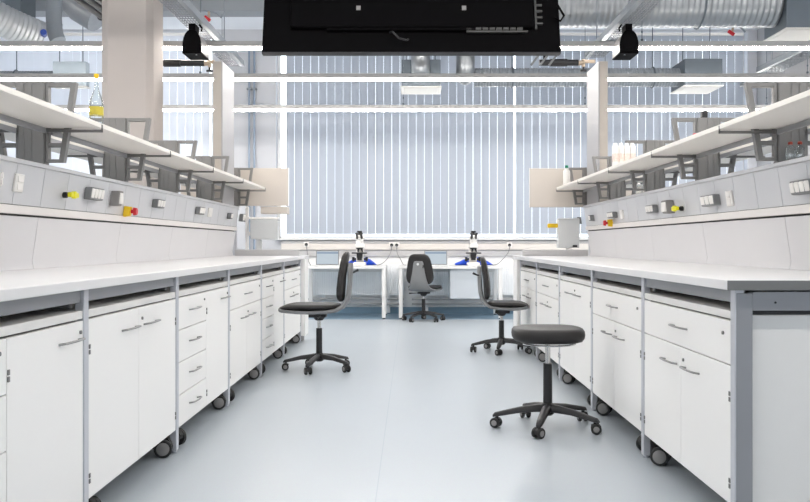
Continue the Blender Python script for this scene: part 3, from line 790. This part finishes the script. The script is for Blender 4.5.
def cable(pts, r, m, label, cat='cable', name='cable'):
    # smooth the polyline
    P = [Vector(p) for p in pts]; out = []
    for i in range(len(P) - 1):
        p0, p1, p2, p3 = P[max(i - 1, 0)], P[i], P[i + 1], P[min(i + 2, len(P) - 1)]
        for k in range(6):
            u = k / 6
            out.append(.5 * ((2 * p1) + (p2 - p0) * u + (2 * p0 - 5 * p1 + 4 * p2 - p3) * u * u + (3 * p1 - p0 - 3 * p2 + p3) * u ** 3))
    out.append(P[-1])
    o = MB(P[0]).tube(out, r, 8).build(name, m, None, smooth=60, loc=P[0])
    return tag(o, label, cat)
sy = WY - .107
(x, z) = SX[0]; cable([(x, sy, z), (x + .02, sy - .03, z - .10), (x + .06, 12.6, DZ + .06), (x + .10, 12.5, DZ + .006), (x + .12, 12.3, DZ + .006)], .005, M['shell'], 'grey cable from the leftmost socket down to the left laptop')
(x, z) = SX[1]; cable([(x, sy, z), (x - .01, sy - .03, z - .10), (x - .07, 12.68, DZ + .08), (x - .16, 12.6, DZ + .010), (x - .26, 12.42, DZ + .006)], .005, M['shell'], 'grey cable running left from the pair of sockets to the left desk')
(x, z) = SX[2]; cable([(x, sy, z), (x + .01, sy - .03, z - .12), (x + .06, 12.68, DZ + .08), (x + .10, 12.6, DZ + .010), (x + .14, 12.4, DZ + .006)], .005, M['shell'], 'grey cable dropping from the pair of sockets to the right desk')
(x, z) = SX[3]; cable([(x, sy, z), (x - .02, sy - .02, z - .10), (x - .10, 12.68, DZ + .10), (x - .20, 12.6, DZ + .016), (x - .32, 12.40, DZ + .006)], .005, M['shell'], 'dark cable curving from the rightmost socket to the right desk')

# ------------------------------------------------------------------ bottles and small things on the shelves
def bottle(x, y, z, h, r, body, cap, label, group=None, shape='round', capm=None, labelm=None, name='bottle'):
    t = thing(name, label, 'bottle', (x, y, z), 0, group); m = MB()
    if shape == 'flask':
        m.lathe([(r * .9, 0), (r, .01), (r, h * .48), (r * .9, h * .55), (r * .42, h * .70), (r * .25, h * .78), (r * .25, h * .93)], (0, 0, 0), 24)
    elif shape == 'square':
        m.lathe([(r * .95, 0), (r, .004), (r, h * .86), (r * .85, h * .90), (r * .55, h * .905), (r * .55, h * .92)], (0, 0, 0), 28, 1, 1.3, 6)
    else:
        m.lathe([(r * .92, 0), (r, .008), (r, h * .66), (r * .9, h * .74), (r * .42, h * .82), (r * .40, h * .88)], (0, 0, 0), 20)
    m.build('body', body, t, smooth=50)
    zc = h * .93 if shape == 'flask' else h * .88
    if shape == 'square': zc = h * .92
    rc = r * .34 if shape == 'flask' else r * .5
    if shape == 'square': rc = r * .72
    MB().lathe([(rc, zc), (rc * 1.05, zc + .004), (rc * 1.0, h), (rc * .6, h + .003)], (0, 0, 0), 18).build('cap', cap, t)
    if labelm:
        z0, z1 = (h * .27, h * .42) if shape == 'flask' else (h * .2, h * .55)
        MB().lathe([(r * 1.008, z0), (r * 1.012, z0 + .001), (r * 1.012, z1 - .001), (r * 1.008, z1)], (0, 0, 0), 28, 1, 1.3 if shape == 'square' else 1, 6 if shape == 'square' else 2).build('paper_label', labelm, t)
    return t
zl, zr = 1.61 + SIDE[-1]['zs'] + .0103, 1.61 + SIDE[1]['zs'] + .0103
bottle(-1.655, 4.60, zl, .298, .036, M['bottleglass'], M['yellow'], 'clear glass flask with yellow cap and label on the left shelf', None, 'flask', labelm=mat('mustard_label', (.58, .48, .06), .5, var=.15, scale=60))
bottle(1.56, 8.72, zr, .205, .035, M['plastic'], M['green'], 'white bottle with green cap at the far end of the right shelf')
for i, x in enumerate((1.525, 1.567, 1.609, 1.651)):
    bottle(x, 6.50, zr, .170, .0205, M['plastic'], M['white'], ['leftmost of four slim white bottles in a row on the right shelf', 'second from left of four slim white bottles in a row on the right shelf', 'third from left of four slim white bottles in a row on the right shelf', 'rightmost of four slim white bottles in a row on the right shelf'][i], 'slim white bottles on the right shelf', labelm=mat('label_paper_%d' % i, (.78, .66, .60), .6, var=.25, scale=90), shape='square')
bottle(1.715, 5.255, zr, .085, .032, M['plastic'], M['red'], 'small white jar with a red lid on the right shelf near an upright', name='jar')
boxthing('small_box', 'small lime yellow box lying beyond the four white bottles on the right shelf', 'box', M['lime'], 1.585, 1.64, 6.93, 7.02, zr, zr + .035)
boxthing('sensor_box', 'small black box on top of a right shelf upright', 'box', M['black'], 1.81, 1.845, 5.415, 5.455, 1.826 + SIDE[1]['zs'] + .0003, 1.826 + SIDE[1]['zs'] + .045)
bottle(1.812, 4.165, 1.4227, .092, .021, M['bottleglass'], M['darkred'], 'left one of two small glass bottles with red caps under the right shelf')
bottle(1.862, 4.175, 1.4227, .095, .021, M['bottleglass'], M['darkred'], 'right one of two small glass bottles with red caps under the right shelf')
bottle(1.87, 7.15, 1.4227, .10, .03, M['bottleglass'], M['white'], 'small clear bottle on the right ledge, deep under the shelf')
bottle(1.87, 6.95, 1.4227, .12, .03, M['bottleglass'], M['white'], 'taller clear bottle on the right ledge, deep under the shelf')

# ------------------------------------------------------------------ ceiling services
LZ = 2.93
def lamp(y, x0, x1, label, LZ=2.93, wires=True):
    t = thing('linear_lamp', label, 'ceiling lamp', ((x0 + x1) / 2, y, LZ)); O = t.location
    MB(O).box(x0, x1, y - .032, y + .032, LZ + .030, LZ + .084).build('housing', M['lampbody'], t, bevel=.004)
    m = MB(O); m.prism([(y - .026, LZ + .030), (y - .025, LZ + .012), (y - .018, LZ + .006), (y + .018, LZ + .006), (y + .025, LZ + .012), (y + .026, LZ + .030)], 'x', x0 + .01, x1 - .01)
    m.build('lamp_tube', M['lamp'], t)
    if wires:
        x = -2.45
        while x < x1:
            if x > x0:
                w_ = MB(O); w_.cyl((x, y, LZ + .084), (x, y, ZC), .0035, n=6); w_.cyl((x, y, LZ + .084), (x, y, LZ + .11), .014, n=10); w_.cyl((x, y, LZ + .17), (x, y, LZ + .19), .009, n=8)
                w_.build('suspension_wire', M['boxgrey'], t)
            x += 2.36
for y, lb in ((8.56, 'highest ceiling lamp line in the photo, passing just beyond the speakers'), (10.18, 'middle ceiling lamp line, just above the tops of the service posts'), (11.35, 'lowest ceiling lamp line in the photo, right in front of the blinds')):
    lamp(y, -6.2, 7.2, lb, 2.75 if y > 11 else 2.93)
for y, lb in ((6.45, 'lamp line above the frame, just beyond the hanging display'), (4.4, 'lamp line above the frame over the round stool'), (2.1, 'lamp line above the frame, nearest the camera')):
    lamp(y, -6.2, 7.2, lb)

# hanging display, seen from behind
t = thing('hanging_display', 'large black display hanging from the ceiling, seen from behind', 'display', (0.005, 5.7, 2.262)); t.rotation_euler = (-math.radians(15), 0, 0)
W2 = .973
MB().box(-W2, W2, -.03, .005, 0, 1.12).build('case', M['blackmet'], t, bevel=.006)
lab(MB().box(-W2 + .004, W2 - .004, -.033, .008, -.001, .008).build('bottom_trim', M['tvtrim'], t, bevel=.003), 'dark grey bottom trim')
MB().box(-.79, .80, -.075, -.03, .165, .98).build('rear_bulge', M['blackmet'], t, bevel=.012)
MB().box(-.55, .55, -.062, -.03, .150, .165).build('vent_step', M['blackmet'], t)
MB().box(-W2 + .02, W2 - .02, .005, .008, .03, 1.10).build('screen', M['black'], t)
for x in (-W2 + .20, W2 - .20):
    pass
m = MB(); m.tube([(-.765, -.03, .20), (-.765, -.055, .21), (-.765, -.058, .27), (-.765, -.055, .33), (-.765, -.03, .34)], .012, 8); m.build('carry_handle', M['tvtrim'], t)
m = MB()
for x in (-.345, .345): m.box(x - .014, x + .014, -.080, -.0755, .285, .315)
lab(m.build('label_stickers', M['hub'], t), 'small pale stickers')
m = MB(); m.box(.36, .76, -.062, -.045, .135, .146); m.box(.36, .39, -.062, -.04, .15, .178)
for k in range(7): m.box(.42 + k * .045, .455 + k * .045, -.066, -.04, .15, .172)
lab(m.build('connector_strip', M['tvpart'], t), 'grey metal connector strip')
m = MB(); m.box(.81, .823, -.045, -.03, .165, .60)
for k in range(4): m.box(.824, .86, -.045, -.03, .20 + k * .045, .213 + k * .045)
lab(m.build('bracket_rail', M['tvpart'], t), 'grey slotted bracket rail')
m = MB(); m.tube([(-.14, -.03, .15), (-.12, -.09, .12), (-.08, -.10, .07), (-.03, -.09, .06), (-.02, -.03, .10)], .007, 8); m.build('power_cord', M['black'], t)
m = MB(); m.tube([(.96, -.03, .36), (1.0, -.05, .26), (.975, -.05, .22), (.94, -.04, .25)], .008, 8); m.build('signal_cord', M['blackmet'], t)
m = MB(); m.box(-.5, .5, -.12, -.075, .55, .85); m.build('mount_plate', M['blackmet'], t, bevel=.004)
m = MB(); R15 = Matrix.Rotation(math.radians(15), 3, 'X')
a = Vector((0, -.11, .70)); top = R15 @ Vector((0, 0, ZC - 2.262)); p0w = (Matrix.Rotation(-math.radians(15), 3, 'X') @ a)
dirv = R15 @ Vector((0, 0, 1)); L = (ZC - 2.262 - p0w.z) - .002
for x in (-.25, .25): m.cyl(Vector((x, a.y, a.z)), Vector((x, a.y, a.z)) + dirv * L, .03, n=14)
m.build('ceiling_pole', M['blackmet'], t)

# trays over the bench spines
def tray(xc, y0, y1, z, label, w=.15, hgt=.05, side=-1):
    t = thing('cable_tray', label, 'cable tray', (xc, (y0 + y1) / 2, z)); O = t.location
    m = MB(O); r = .0045
    for k in range(7):
        x = xc - w / 2 + w * k / 6; m.tube([(x, y0, z + .003), (x, y1, z + .003)], r, 5)
    for s_ in (-1, 1):
        m.tube([(xc + s_ * w / 2, y0, z + hgt), (xc + s_ * w / 2, y1, z + hgt)], r, 5)
    n = int((y1 - y0) / .075)
    for i in range(n + 1):
        y = y0 + (y1 - y0) * i / n
        m.tube([(xc - w / 2, y, z + hgt), (xc - w / 2, y, z), (xc + w / 2, y, z), (xc + w / 2, y, z + hgt)], r, 5)
    m.build('wire_mesh', M['steel'], t)
    s_ = -1 if xc > 0 else 1
    xr_ = xc + s_ * (w / 2 + .028)
    c = MB(O); c.box(xr_ - .022, xr_ + .022, y0, y1, z - .01, z + .035); c.box(xr_ - .022, xr_ - .018, y0, y1, z + .035, z + .055); c.box(xr_ + .018, xr_ + .022, y0, y1, z + .035, z + .055)
    c.build('side_channel', M['steeldull'], t, bevel=.003)
    y = y0 + .6
    rd = MB(O)
    while y < y1:
        rd.cyl((xr_, y, z + .035), (xr_, y, ZC), .006, n=8); y += 1.3
    rd.build('hanger_rod', M['steeldull'], t)
tray(-1.98, 5.6, 9.75, 3.02, 'wire mesh cable tray over the left bench, carrying the left speaker')
tray(1.98, 5.6, 9.3, 3.02, 'wire mesh cable tray over the right bench, carrying the right speaker')
tray(4.16, 6.5, 10.1, 3.02, 'far wire mesh cable tray at the right edge, over the neighbouring bench', .22)
t = thing('cable_channel', 'closed grey cable channel running sideways behind the right shelf', 'cable channel', (5.2, 10.75, 2.98)); O = t.location
MB(O).box(4.09, 7.3, 10.65, 10.85, 2.98, 3.05).build('channel', M['steeldull'], t, bevel=.012)
m = MB(O)
for x in (4.6, 6.2): m.cyl((x, 10.75, 3.05), (x, 10.75, ZC), .006, n=8)
m.build('hanger_rod', M['steeldull'], t)

# speakers
for sx, lb in ((-1, 'black speaker under the left cable tray'), (1, 'black speaker under the right cable tray')):
    xc = sx * 1.972; y0, y1 = 7.86, 8.17; z0 = 2.762
    t = thing('speaker', lb, 'speaker', (xc, (y0 + y1) / 2, z0)); O = t.location
    prof = []
    for k in range(13):
        a = PI * k / 12; prof.append((xc - .086 * math.cos(a) * (1 - .0 * math.sin(a)), z0 + .03 + .175 * math.sin(a) ** .8))
    poly = [(xc + .086, z0 + .0)] + prof[::-1] + [(xc - .086, z0 + .0)]
    MB(O).prism(poly, 'y', y0, y0 + .03).build('grille', M['blackmet'], t, bevel=.008)
    MB(O).prism([(xc + (u - xc) * .97, z0 + (v - z0) * .97) for u, v in poly], 'y', y0 + .03, y1).build('cabinet', M['speakerside'], t, bevel=.006)
    MB(O).box(xc - .086, xc + .086, y0 + .01, y1, z0 - .012, z0).build('base_plate', M['blackmet'], t, bevel=.003)
    MB(O).cyl((xc - sx * .03, y0 + .06, z0 - .016), (xc - sx * .03, y0 + .06, z0 - .011), .009, n=10).build('screw_boss', M['chrome'], t)
    m = MB(O); m.box(xc - .03, xc + .03, y0 + .02, y0 + .16, z0 + .20, z0 + .2575)
    m.tube([(xc - sx * .08, y0 + .04, z0 + .19), (xc - sx * .085, y0 + .04, z0 + .22), (xc - sx * .06, y0 + .04, z0 + .255)], .008, 8)
    m.build('hanging_bracket', M['blackmet'], t)

# extraction arms with bronze joints
def arm(xa, xb, y, z, label, jx):
    s_ = 1 if xb > xa else -1
    t = thing('extraction_arm', label, 'extraction arm', ((xa + xb) / 2, y, z)); O = t.location
    m = MB(O); m.cyl((xa, y, z), (xb, y, z), .030, n=16); m.cyl(((xa + xb) / 2 - .08, y, z), ((xa + xb) / 2 + .08, y, z), .037, n=16); m.build('tube', M['black'], t)
    j = MB(O); j.cyl((xb, y, z - .004), (xb + .06, y, z), .026, .020, 12); j.box(xb + .05, xb + jx, y - .012, y + .012, z - .004, z + .026); j.cyl((xb + .05, y, z - .04), (xb + .05, y, z + .03), .016, n=12)
    j.build('joint', M['brass'], t, bevel=.002)
    k = MB(O); k.cyl((xb + .05, y, z - .075), (xb + .05, y, z - .04), .010, n=10); k.cyl((xb + .05, y, z - .085), (xb + .05, y, z - .07), .032, n=14); k.build('knob', M['black'], t)
    h = MB(O); h.cyl((xa + .05, y, z + .03), (xa + .05, y, ZC), .012, n=8); h.build('drop_rod', M['blackmet'], t)
    return t
arm(-2.62, -2.0, 8.475, 2.786, 'black arm with bronze joint beside the square column, left of the left post', .10)
ta = arm(1.22, 1.59, 8.28, 2.75, 'black arm with bronze joint reaching the right post, below the display corner', .16)
m = MB(ta.location)
for k in range(3):
    x = 1.14 + k * .085; m.bar((x, 8.25, 2.72), (x + .12, 8.25, 2.88), .028, .02)
lab(m.build('slanted_bars', M['shell'], ta), 'three slanted grey bars')

# ducts
def ribbed(pts, r, pitch=.05, dr=.008):
    P = [Vector(p) for p in pts]; out = []; rs = []
    for a, b in zip(P, P[1:]):
        n = max(1, int((b - a).length / pitch))
        for k in range(n):
            for f, q in ((0, 0), (.3, 0), (.45, 1), (.8, 1), (.95, 0)):
                out.append(a.lerp(b, (k + f) / n)); rs.append(r - dr * (1 - q))
    out.append(P[-1]); rs.append(r)
    return out, rs
def duct(pts, r, label, m, pitch=.05, dr=.006, collars=(), name='spiral_duct', hang=()):
    P0 = Vector(pts[len(pts) // 2])
    t = thing(name, label, 'duct', P0)
    p, rs = ribbed(pts, r, pitch, dr)
    MB(P0).tube(p, rs, 32).build('pipe', m, t, smooth=60)
    for (a, b) in collars:
        MB(P0).cyl(a, b, r + .010, n=32).build('collar', M['steeldull'], t)
    for hx, hy, hz in hang:
        h = MB(P0); h.cyl((hx, hy, hz + r + .012), (hx, hy, ZC), .007, n=8)
        rr = [(hx, hy + (r + .008) * math.cos(2 * PI * k / 28), hz + (r + .008) * math.sin(2 * PI * k / 28)) for k in range(29)]
        h.tube(rr, .010, 6); h.build('hanger', M['boxgrey'], t)
    return t
duct([(.4, 9.25, 3.58), (3.85, 9.25, 3.58)], .255, 'large silver spiral duct across the top right, right of the display', M['steel'], .06, .007, hang=((3.05, 9.25, 3.58),))
duct([(.79, 10.75, 3.08), (3.297, 10.75, 3.08)], .115, 'slim grey ribbed duct behind the right post, ending in a diffuser box', M['steeldull'], .035, .005, hang=((1.25, 10.75, 3.08), (2.98, 10.75, 3.08)))
duct([(-6.3, 10.75, 3.06), (-4.362, 10.75, 3.06)], .10, 'slim grey ribbed duct at the left edge, ending in a diffuser box', M['steeldull'], .035, .005, hang=((-4.85, 10.75, 3.06),))
def diffuser(x0, x1, y0, y1, z0, z1, label, bm='boxgrey'):
    t = thing('air_diffuser', label, 'air diffuser', ((x0 + x1) / 2, (y0 + y1) / 2, z0)); O = t.location
    MB(O).box(x0, x1, y0, y1, z0 + .012, z1).build('plenum_box', M[bm], t, bevel=.004)
    m = MB(O); m.box(x0 - .012, x1 + .012, y0 - .012, y1 + .012, z0, z0 + .012); m.box(x0 + .03, x1 - .03, y0 + .025, y1 - .025, z0 - .006, z0)
    m.build('grille_plate', M['diffuser'], t, bevel=.003)
    h = MB(O)
    for x in (x0 + .06, x1 - .06): h.cyl((x, (y0 + y1) / 2, z1), (x, (y0 + y1) / 2, ZC), .006, n=8)
    h.build('hanger_rod', M['boxgrey'], t)
diffuser(3.30, 3.755, 10.5, 11.05, 2.93, 3.26, 'grey diffuser box with white underside above the right shelf')
diffuser(3.87, 4.55, 8.98, 9.55, 3.245, 3.80, 'dark grey diffuser box with white underside in the top right corner')
diffuser(-.105, .365, 10.55, 11.05, 2.925, 3.26, 'grey diffuser box below the middle of the display')
diffuser(-4.36, -3.955, 10.64, 10.76, 2.945, 3.255, 'pale blue-grey diffuser box at the left, before the square column', 'plenumlight')
for xc, lb, yt in ((.12, 'silver elbow duct dropping behind the display into the middle diffuser', 10.38), (.67, 'silver elbow duct dropping behind the display beside the middle diffuser', 10.62)):
    t = thing('elbow_duct', lb, 'duct', (xc, yt, 3.1)); O = t.location
    pts = [(xc, yt, ZC), (xc, yt, 3.30)] + [(xc, yt + .14 - .14 * math.cos(a), 3.30 - .2 * math.sin(a)) for a in [PI / 2 * k / 6 for k in range(1, 7)]]
    pts2 = [Vector(p) for p in pts]
    MB(O).tube(pts2, .112, 28).build('pipe', M['steel'], t, smooth=60)
    MB(O).cyl((xc, yt, 3.34), (xc, yt, 3.37), .119, n=28).build('collar', M['steeldull'], t)

# top left duct group
t = duct([(-4.40, 8.70, 3.43), (-4.14, 8.98, 3.30), (-3.93, 9.22, 3.225)], .165, 'silver ribbed flexible duct in the top left corner, ending in a dark collar', M['flexsteel'], .045, .007, name='flexible_duct')
MB(t.location).cyl((-4.50, 8.60, 3.475), (-4.39, 8.71, 3.425), .180, n=32).build('end_collar', M['upright'], t)
lab(MB(t.location).cyl((-3.83, 9.12, 3.215), (-3.80, 9.04, 3.225), .032, n=14).build('valve_cap', mat('blue_cap', (.02, .05, .25), .4), t), 'dark blue valve cap')
t = thing('straight_duct', 'smooth grey pipe coming down to the flexible duct at the top left', 'duct', (-3.84, 9.45, 3.3))
MB(t.location).tube([(-3.86, 9.45, ZC), (-3.86, 9.45, 3.46), (-3.85, 9.44, 3.36), (-3.83, 9.43, 3.28), (-3.80, 9.42, 3.22)], .082, 24).build('pipe', M['steeldull'], t, smooth=60)
MB(t.location).cyl((-3.86, 9.45, 3.40), (-3.86, 9.45, 3.415), .088, n=24).build('collar', M['steel'], t)
t = thing('round_duct', 'wide pale silver duct curving up beside the square column', 'duct', (-3.5, 10.2, 3.6))
MB(t.location).tube([(-4.10, 10.2, 4.19), (-3.98, 10.2, 4.02), (-3.80, 10.2, 3.83), (-3.62, 10.2, 3.70)], [.24, .24, .24, .22], 30).build('pipe', M['steel'], t, smooth=60)
MB(t.location).cyl((-3.96, 10.2, 4.00), (-3.92, 10.2, 3.955), .252, n=30).build('collar', M['boxgrey'], t)
t = thing('box_duct', 'flat grey rectangular duct along the ceiling at the top left', 'duct', (-4.7, 10.9, 3.8))
MB(t.location).box(-6.3, -4.42, 9.9, 10.3, 3.66, ZC - .0005).build('casing', M['boxgrey'], t, bevel=.006)
m = MB(t.location)
for x in (-5.6, -4.95): m.box(x, x + .03, 9.885, 10.315, 3.645, ZC - .0005)
m.build('flange', M['steeldull'], t)
for i, x in enumerate((-3.10, -3.0, -2.90)):
    t = thing('black_pipe', ['left of three black pipes at the top beside the square column', 'middle of three black pipes at the top beside the square column', 'right of three black pipes at the top beside the square column'][i], 'pipe', (x, 8.3, 3.31))
    m = MB(t.location); m.cyl((x, 6.5, 3.31), (x, 9.5, 3.31), .030, n=16); m.build('pipe', M['blacksoft'], t)
    h = MB(t.location); h.cyl((x, 8.75, 3.34), (x, 8.75, ZC), .006, n=8); h.tube([(x + .034 * math.cos(2 * PI * k / 16), 8.75, 3.31 + .034 * math.sin(2 * PI * k / 16)) for k in range(17)], .008, 6); h.build('pipe_clamp', M['black'], t)
# ceiling valves with red handles
for x, y, z, lb in ((-2.54, 11.0, 3.88, 'small red valve on a curved ceiling pipe, left of the display'), (4.06, 11.0, 3.70, 'small red valve on a curved ceiling pipe, under the big spiral duct')):
    t = thing('ceiling_valve', lb, 'valve', (x, y, z)); O = t.location
    m = MB(O); m.tube([(x - .15, y, z + .07), (x - .10, y, z + .09), (x, y, z + .085), (x + .10, y, z + .06), (x + .16, y, z + .0)], .012, 10); m.cyl((x - .10, y, z + .09), (x - .10, y, ZC), .010, n=8); m.build('pipe', M['steeldull'], t)
    lab(MB(O).obox((x - .02, y, z - .01), Matrix.Rotation(.6, 3, 'Y'), .09, .03, .04).build('handle', M['red'], t, bevel=.004), 'red handle')
    MB(O).cyl((x, y, z + .0), (x, y, z + .08), .016, n=10).build('body', M['brass'], t)

# ------------------------------------------------------------------ light, world, camera
W = bpy.data.worlds.new('sky'); S.world = W; W.use_nodes = True
bg = W.node_tree.nodes['Background']; bg.inputs[0].default_value = (.93, .97, 1.0, 1); bg.inputs[1].default_value = 2.2

cam = bpy.data.cameras.new('camera'); co = bpy.data.objects.new('camera', cam); COL.objects.link(co)
co.location = (0, 0, CAMZ); co.rotation_euler = (PI / 2, 0, 0)
cam.sensor_fit = 'HORIZONTAL'; cam.sensor_width = 36; cam.lens = 873 / 810 * 36
cam.shift_x = (405 - 410.5) / 810; cam.shift_y = (244 - 251) / 810
cam.clip_start = .05; cam.clip_end = 200
S.camera = co
vs = S.view_settings; vs.view_transform = 'Standard'; vs.look = 'None'; vs.gamma = 1; vs.exposure = 0.82; vs.use_curve_mapping = False
S.cycles.max_bounces = 8; S.cycles.diffuse_bounces = 5; S.cycles.glossy_bounces = 4; S.cycles.transparent_max_bounces = 16
S.cycles.use_denoising = True
S.cycles.sample_clamp_indirect = 6
S.cycles.caustics_reflective = False; S.cycles.caustics_refractive = False
